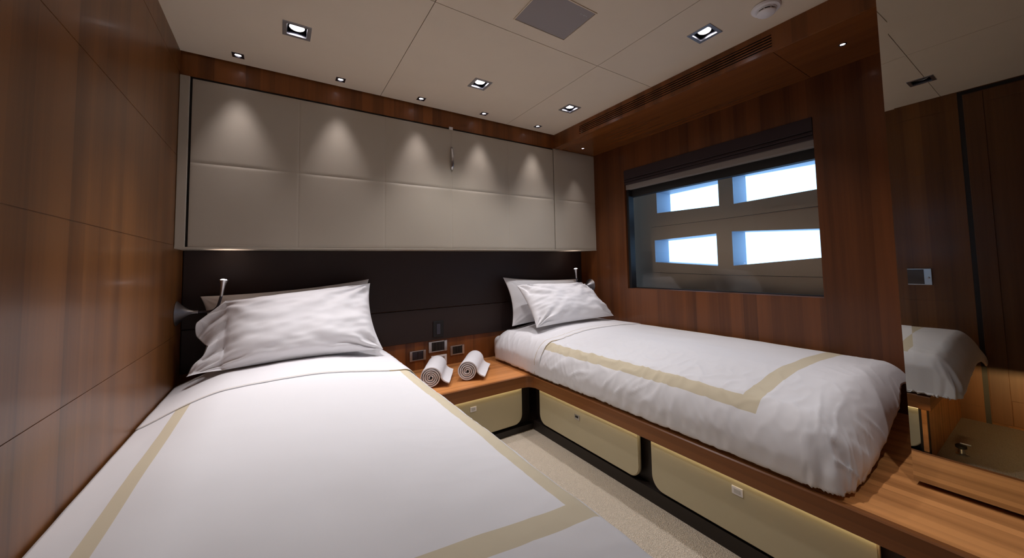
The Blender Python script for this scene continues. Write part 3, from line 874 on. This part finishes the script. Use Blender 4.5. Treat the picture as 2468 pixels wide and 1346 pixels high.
def make_big(x, y, lit):
    t = thing('square_downlight', '', 'downlight', (x, y, H), 'square gimbal downlights')
    bm = BM()
    for (a0, a1, b0, b1) in ((-.052, -.036, -.056, .056), (.036, .052, -.056, .056), (-.036, .036, -.056, -.040), (-.036, .036, .040, .056)):
        box(bm, x+a0, x+a1, y+b0, y+b1, H-.003, H+.005, .0008)
    finish('trim_frame', bm, M['satin'], t)
    bm = BM()
    for (a0, a1, b0, b1) in ((-.0405, -.037, -.041, .041), (.037, .0405, -.041, .041), (-.037, .037, -.0445, -.041), (-.037, .037, .041, .0445)):
        box(bm, x+a0, x+a1, y+b0, y+b1, H+.0055, H+.06)
    box(bm, x-.0405, x+.0405, y-.0445, y+.0445, H+.06, H+.063)
    finish('housing', bm, M['gun'], t)
    bm = BM(); lathe(bm, [(.029, .0), (.031, .002), (.031, .02), (.024, .033), (.0001, .034)], (x, y, H+.012), (0, 0, 1), 36, cap=False)
    lathe(bm, [(.029, .0), (.0262, .002), (.0262, .012)], (x, y, H+.012), (0, 0, 1), 36, cap=False)
    finish('lamp_ring', bm, M['chrome'], t, smooth=True, auto=50)
    bm = BM(); lathe(bm, [(.0001, .0), (.0262, .0), (.0262, .002), (.0001, .002)], (x, y, H+.0125), (0, 0, 1), 36, cap=False)
    finish('lens', bm, M['led_disc'] if lit else M['lens_off'], t)
    return t
blabels = {'near_left': 'square downlight over the left bed head', 'mid': 'square downlight over the gap between the beds',
           'right': 'square downlight over the window bed head', 'right_front': 'square downlight beside the smoke detector',
           'off': 'unlit square downlight seen only in the mirror', 'behind': 'square downlight over the cabin entrance'}
b0 = None; off0 = None
for x, y, k in BIG:
    if k == 'off':
        t = make_big(x, y, False); t['label'] = blabels[k]
    elif b0 is None:
        b0 = make_big(x, y, True); b0['label'] = blabels[k]; t = b0
    else: t = copy_tree(b0, (x, y, H), blabels[k])
    if k != 'off':
        tgt = {'near_left': (.62, -.84, .5), 'mid': (1.318, -.5, .3), 'right': (2.05, -.6, .5), 'right_front': (2.0, -1.30, .5), 'behind': (1.95, -2.25, .33)}[k]
        spot((x, y, H-.006), P_BIG[k], {'near_left': 82, 'behind': 56}.get(k, 112), 1.0, tgt, .022)
def make_round(x, y, label):
    t = thing('round_spotlight', label, 'spotlight', (x, y, ZS), 'round spotlights under the bulkhead')
    bm = BM(); lathe(bm, [(.0145, .004), (.0145, -.0015), (.0125, -.003), (.0095, -.0015), (.0090, .012)], (x, y, ZS), (0, 0, 1), 28, cap=False)
    finish('ring', bm, M['gun'], t, smooth=True)
    bm = BM(); lathe(bm, [(.0001, .0), (.0092, .0), (.0092, .002), (.0001, .002)], (x, y, ZS+.0005), (0, 0, 1), 28, cap=False)
    finish('lens', bm, M['led_disc'], t)
    return t
make_round(*sh[0], 'tiny round spotlight above the narrow cabinet front')
make_round(*sh[1], 'tiny round spotlight under the bulkhead beside the mirror')
spot((sh[0][0], sh[0][1], ZS-.004), P_SOFFIT*2.6, 56, 1, (sh[0][0], sh[0][1]-.01, 1), .02, (1.0, .92, .96))
spot((sh[1][0], sh[1][1], ZS-.004), P_SOFFIT*.25, 50, 1, (sh[1][0], sh[1][1], 1), .008)

# ceiling speaker panel
sp_ = thing('ceiling_speaker', 'grey square speaker grille set flush in the ceiling', 'speaker', ((HATCH[0]+HATCH[1])/2, (HATCH[2]+HATCH[3])/2, H))
bm = BM()
x0, x1, y0_, y1_ = HATCH
for (a0, a1, c0, c1) in ((x0, x0+.005, y0_, y1_), (x1-.005, x1, y0_, y1_), (x0+.005, x1-.005, y0_, y0_+.005), (x0+.005, x1-.005, y1_-.005, y1_)):
    box(bm, a0, a1, c0, c1, H-.004, H+.008, .001)
finish('frame', bm, M['ceiling'], sp_)
bm = BM(); box(bm, x0+.0065, x1-.0065, y0_+.0065, y1_-.0065, H-.002, H+.004, .001)
finish('grille', bm, M['speaker'], sp_)
bm = BM()
for k, wdt in enumerate((.004, .003, .005, .003, .004)):
    box(bm, x1-.060+k*.008, x1-.060+k*.008+wdt, y0_+.035, y0_+.040, H-.0028, H-.0015)
finish('badge', bm, M['chrome'], sp_)

# smoke detector
sx, sy = 2.020, -1.654
sd = thing('smoke_detector', 'round white smoke detector on the ceiling near the bulkhead', 'smoke detector', (sx, sy, H))
bm = BM(); lathe(bm, [(.0001, 0), (.052, 0), (.054, -.004), (.050, -.010), (.0385, -.013), (.0385, -.016), (.0001, -.016)], (sx, sy, H-.0005), (0, 0, 1), 48, cap=False)
finish('base', bm, M['white_plastic'], sd, smooth=True, auto=40)
bm = BM(); lathe(bm, [(.030, -.016), (.030, -.023)], (sx, sy, H), (0, 0, 1), 40, cap=False)
finish('smoke_slots', bm, M['black'], sd)
bm = BM(); lathe(bm, [(.0001, -.0225), (.0345, -.0225), (.034, -.026), (.026, -.032), (.0001, -.034)], (sx, sy, H), (0, 0, 1), 48, cap=False)
for k in range(8):
    a = k*PI/4+.2; box(bm, sx+.0315*math.cos(a)-.002, sx+.0315*math.cos(a)+.002, sy+.0315*math.sin(a)-.002, sy+.0315*math.sin(a)+.002, H-.0235, H-.0155)
finish('cap', bm, M['white_plastic'], sd, smooth=True, auto=40)

# ------------------------------------------------------------ sockets and switches on the wood splash
def socket(x0, x1, z0, z1, label, rows, name='switch_plate', cat='switch'):
    t = thing(name, label, cat, ((x0+x1)/2, YB, z0))
    sw = (x1-x0)*.16; bm = BM()
    box(bm, x0, x0+sw, YB-.010, YB-.0005, z0, z1, .002); box(bm, x1-sw, x1, YB-.010, YB-.0005, z0, z1, .002)
    box(bm, x0+sw*.9, x1-sw*.9, YB-.006, YB-.0005, z0, z0+.007, .001); box(bm, x0+sw*.9, x1-sw*.9, YB-.006, YB-.0005, z1-.006, z1, .001)
    finish('frame', bm, M['chrome'], t)
    bm = BM(); box(bm, x0+sw, x1-sw, YB-.005, YB-.0005, z0+.007, z1-.006, .001)
    ins = finish('insert', bm, M['black'], t)
    for k in range(rows):
        a = lerp(x0+sw, x1-sw, (k+.08)/rows); b_ = lerp(x0+sw, x1-sw, (k+.92)/rows)
        bm = BM(); box(bm, a, b_, YB-.0075, YB-.0048, z0+.011, z1-.010, .0012)
        finish('button', bm, M['gun'] if rows < 3 else M['kick'], ins)
    return t
socket(1.106, 1.213, .396, .461, 'steel-framed black switch nearest the left bed', 2)
socket(1.232, 1.362, .434, .506, 'larger steel-framed black switch just under the headboard', 4)
socket(1.386, 1.490, .394, .458, 'steel-framed black switch nearest the window bed', 3)
wp = thing('wall_outlet', 'pale grey outlet plate half hidden behind the left towel', 'outlet', (1.305, YB, .345))
bm = BM(); box(bm, 1.25, 1.360, YB-.007, YB-.0005, .343, .410, .002)
finish('plate', bm, M['white_plastic'], wp)
bm = BM(); box(bm, 1.267, 1.343, YB-.0085, YB-.0065, .356, .398, .001)
finish('insert', bm, M['satin'], wp)
ds = thing('wall_control', 'black upright control let into the lower headboard', 'wall control', (1.296, YHB, .535))
bm = BM(); box(bm, 1.259, 1.333, YHB-.010, YHB-.0042, .535, .645, .003)
finish('plate', bm, M['black'], ds)
bm = BM(); box(bm, 1.284, 1.309, YHB-.013, YHB-.0095, .555, .625, .002)
finish('rocker', bm, M['gun'], ds)

# touch panel on the left wall, seen in the mirror
cp = thing('wall_control', 'clear-fronted control panel on the left wall, seen in the mirror', 'wall control', (0, -1.71, .82))
bm = BM(); box(bm, .0005, .012, -1.782, -1.636, .823, .932, .003)
finish('frame', bm, M['chrome'], cp)
bm = BM(); box(bm, .012, .0135, -1.745, -1.642, .829, .926, .0005)
finish('screen', bm, plain('smoky_screen', (.10, .085, .08), .15), cp)
bm = BM(); lathe(bm, [(.006, 0), (.006, .008), (.0001, .009)], (.012, -1.765, .872), (1, 0, 0), 20, cap=False)
finish('knob', bm, M['chrome'], cp, smooth=True, auto=40)

# chrome door stop on the carpet (seen in the mirror)
st = thing('door_stop', 'small chrome and black door stop on the carpet, seen in the mirror', 'door stop', (.655, -1.93, 0))
bm = BM(); lathe(bm, [(.024, .001), (.024, .006), (.014, .010), (.011, .030), (.016, .034)], (.655, -1.93, 0), (0, 0, 1), 28)
finish('stem', bm, M['chrome'], st, smooth=True, auto=40)
bm = BM(); lathe(bm, [(.017, .0335), (.021, .036), (.021, .046), (.016, .050), (.0001, .0505)], (.655, -1.93, 0), (0, 0, 1), 28)
finish('rubber_cap', bm, M['black'], st, smooth=True, auto=40)
bm = BM(); box(bm, .640, .650, -1.965, -1.925, .0505, .058, .002)
finish('catch', bm, M['chrome'], st)

# ------------------------------------------------------------ rolled towels
def towel(p0, p1, r, label, seed, turns=4.6):
    """rolled hand towel: spiral strip from front centre p0 to back centre p1, with a loose flap along the right"""
    p0 = Vector(p0); p1 = Vector(p1); ax = (p1-p0); Ln = ax.length; ax.normalize()
    e1 = Vector((ax.y, -ax.x, 0)).normalized(); e2 = Vector((0, 0, 1))
    root = thing('rolled_towel', label, 'towel', (p0+p1)/2-Vector((0, 0, r)), 'rolled white towels')
    th = r/(turns+.35)
    path = []
    n = 260
    for i in range(n+1):
        q = i/n; ang = q*turns*2*PI
        rad = th*.55+(r-th*.55)*q
        squash = 1.0
        a = -.6+ang
        x = rad*math.cos(a); z = rad*math.sin(a)*.97
        path.append((x, z))
    # end angle -> loose flap leaving tangentially down to the table
    a_end = -.6+turns*2*PI
    # unwrap the last bit clockwise: continue from top over right side to a flap
    path = []
    A0 = PI*.0
    total = turns*2*PI
    for i in range(n+1):
        q = i/n; ang = A0+total*(1-q)  # clockwise, ending at angle A0 (right side)
        rad = th*.6+(r-th*.6)*q
        path.append((rad*math.cos(ang), rad*math.sin(ang)*.98))
    x, z = path[-1]
    for k in range(1, 13):
        q = k/12
        path.append((x+.034*q*q+.012*q, z-(r*.80)*q+.012*q*q))
    bm = BM()
    m = 22
    hw = th*.27
    rows = []
    for k in range(m+1):
        t = k/m; c = p0+ax*(Ln*t)
        row = []
        for idx, (x, z) in enumerate(path):
            jx = .0018*N(idx*.09+seed, t*4); jz = .0018*N(idx*.08, t*4+seed)
            jog = ax*(.0035*N(idx*.05+seed, 7)) * (1 if t in (0, 1) else 0)
            xa, za = path[max(0, idx-1)]; xb, zb_ = path[min(len(path)-1, idx+1)]
            tx, tz = xb-xa, zb_-za; ll = math.hypot(tx, tz) or 1
            nx_, nz_ = -tz/ll, tx/ll
            row.append((c+e1*(x+jx+nx_*hw)+e2*(z+jz+nz_*hw)+jog, c+e1*(x+jx-nx_*hw)+e2*(z+jz-nz_*hw)+jog))
        rows.append([(bm.verts.new(a), bm.verts.new(b_)) for a, b_ in row])
    L_ = len(path)
    for k in range(m):
        for i in range(L_-1):
            bm.faces.new((rows[k][i][0], rows[k][i+1][0], rows[k+1][i+1][0], rows[k+1][i][0]))
            bm.faces.new((rows[k][i][1], rows[k+1][i][1], rows[k+1][i+1][1], rows[k][i+1][1]))
        for i in (0, L_-1):
            bm.faces.new((rows[k][i][0], rows[k+1][i][0], rows[k+1][i][1], rows[k][i][1]))
    for k in (0, m):
        for i in range(L_-1):
            bm.faces.new((rows[k][i][0], rows[k][i][1], rows[k][i+1][1], rows[k][i+1][0]))
    bmesh.ops.recalc_face_normals(bm, faces=bm.faces)
    o = finish('towel_cloth', bm, M['towel'], root, smooth=True, auto=50)
    return root
towel((1.318, -.225, ZP+.0585), (1.475, .010, ZP+.0585), .058, 'rolled white towel facing the room, nearer the window bed', 1.3)
towel((1.100, -.215, ZP+.0585), (1.225, .035, ZP+.0585), .058, 'rolled white towel half hidden by the left bed', 5.9)
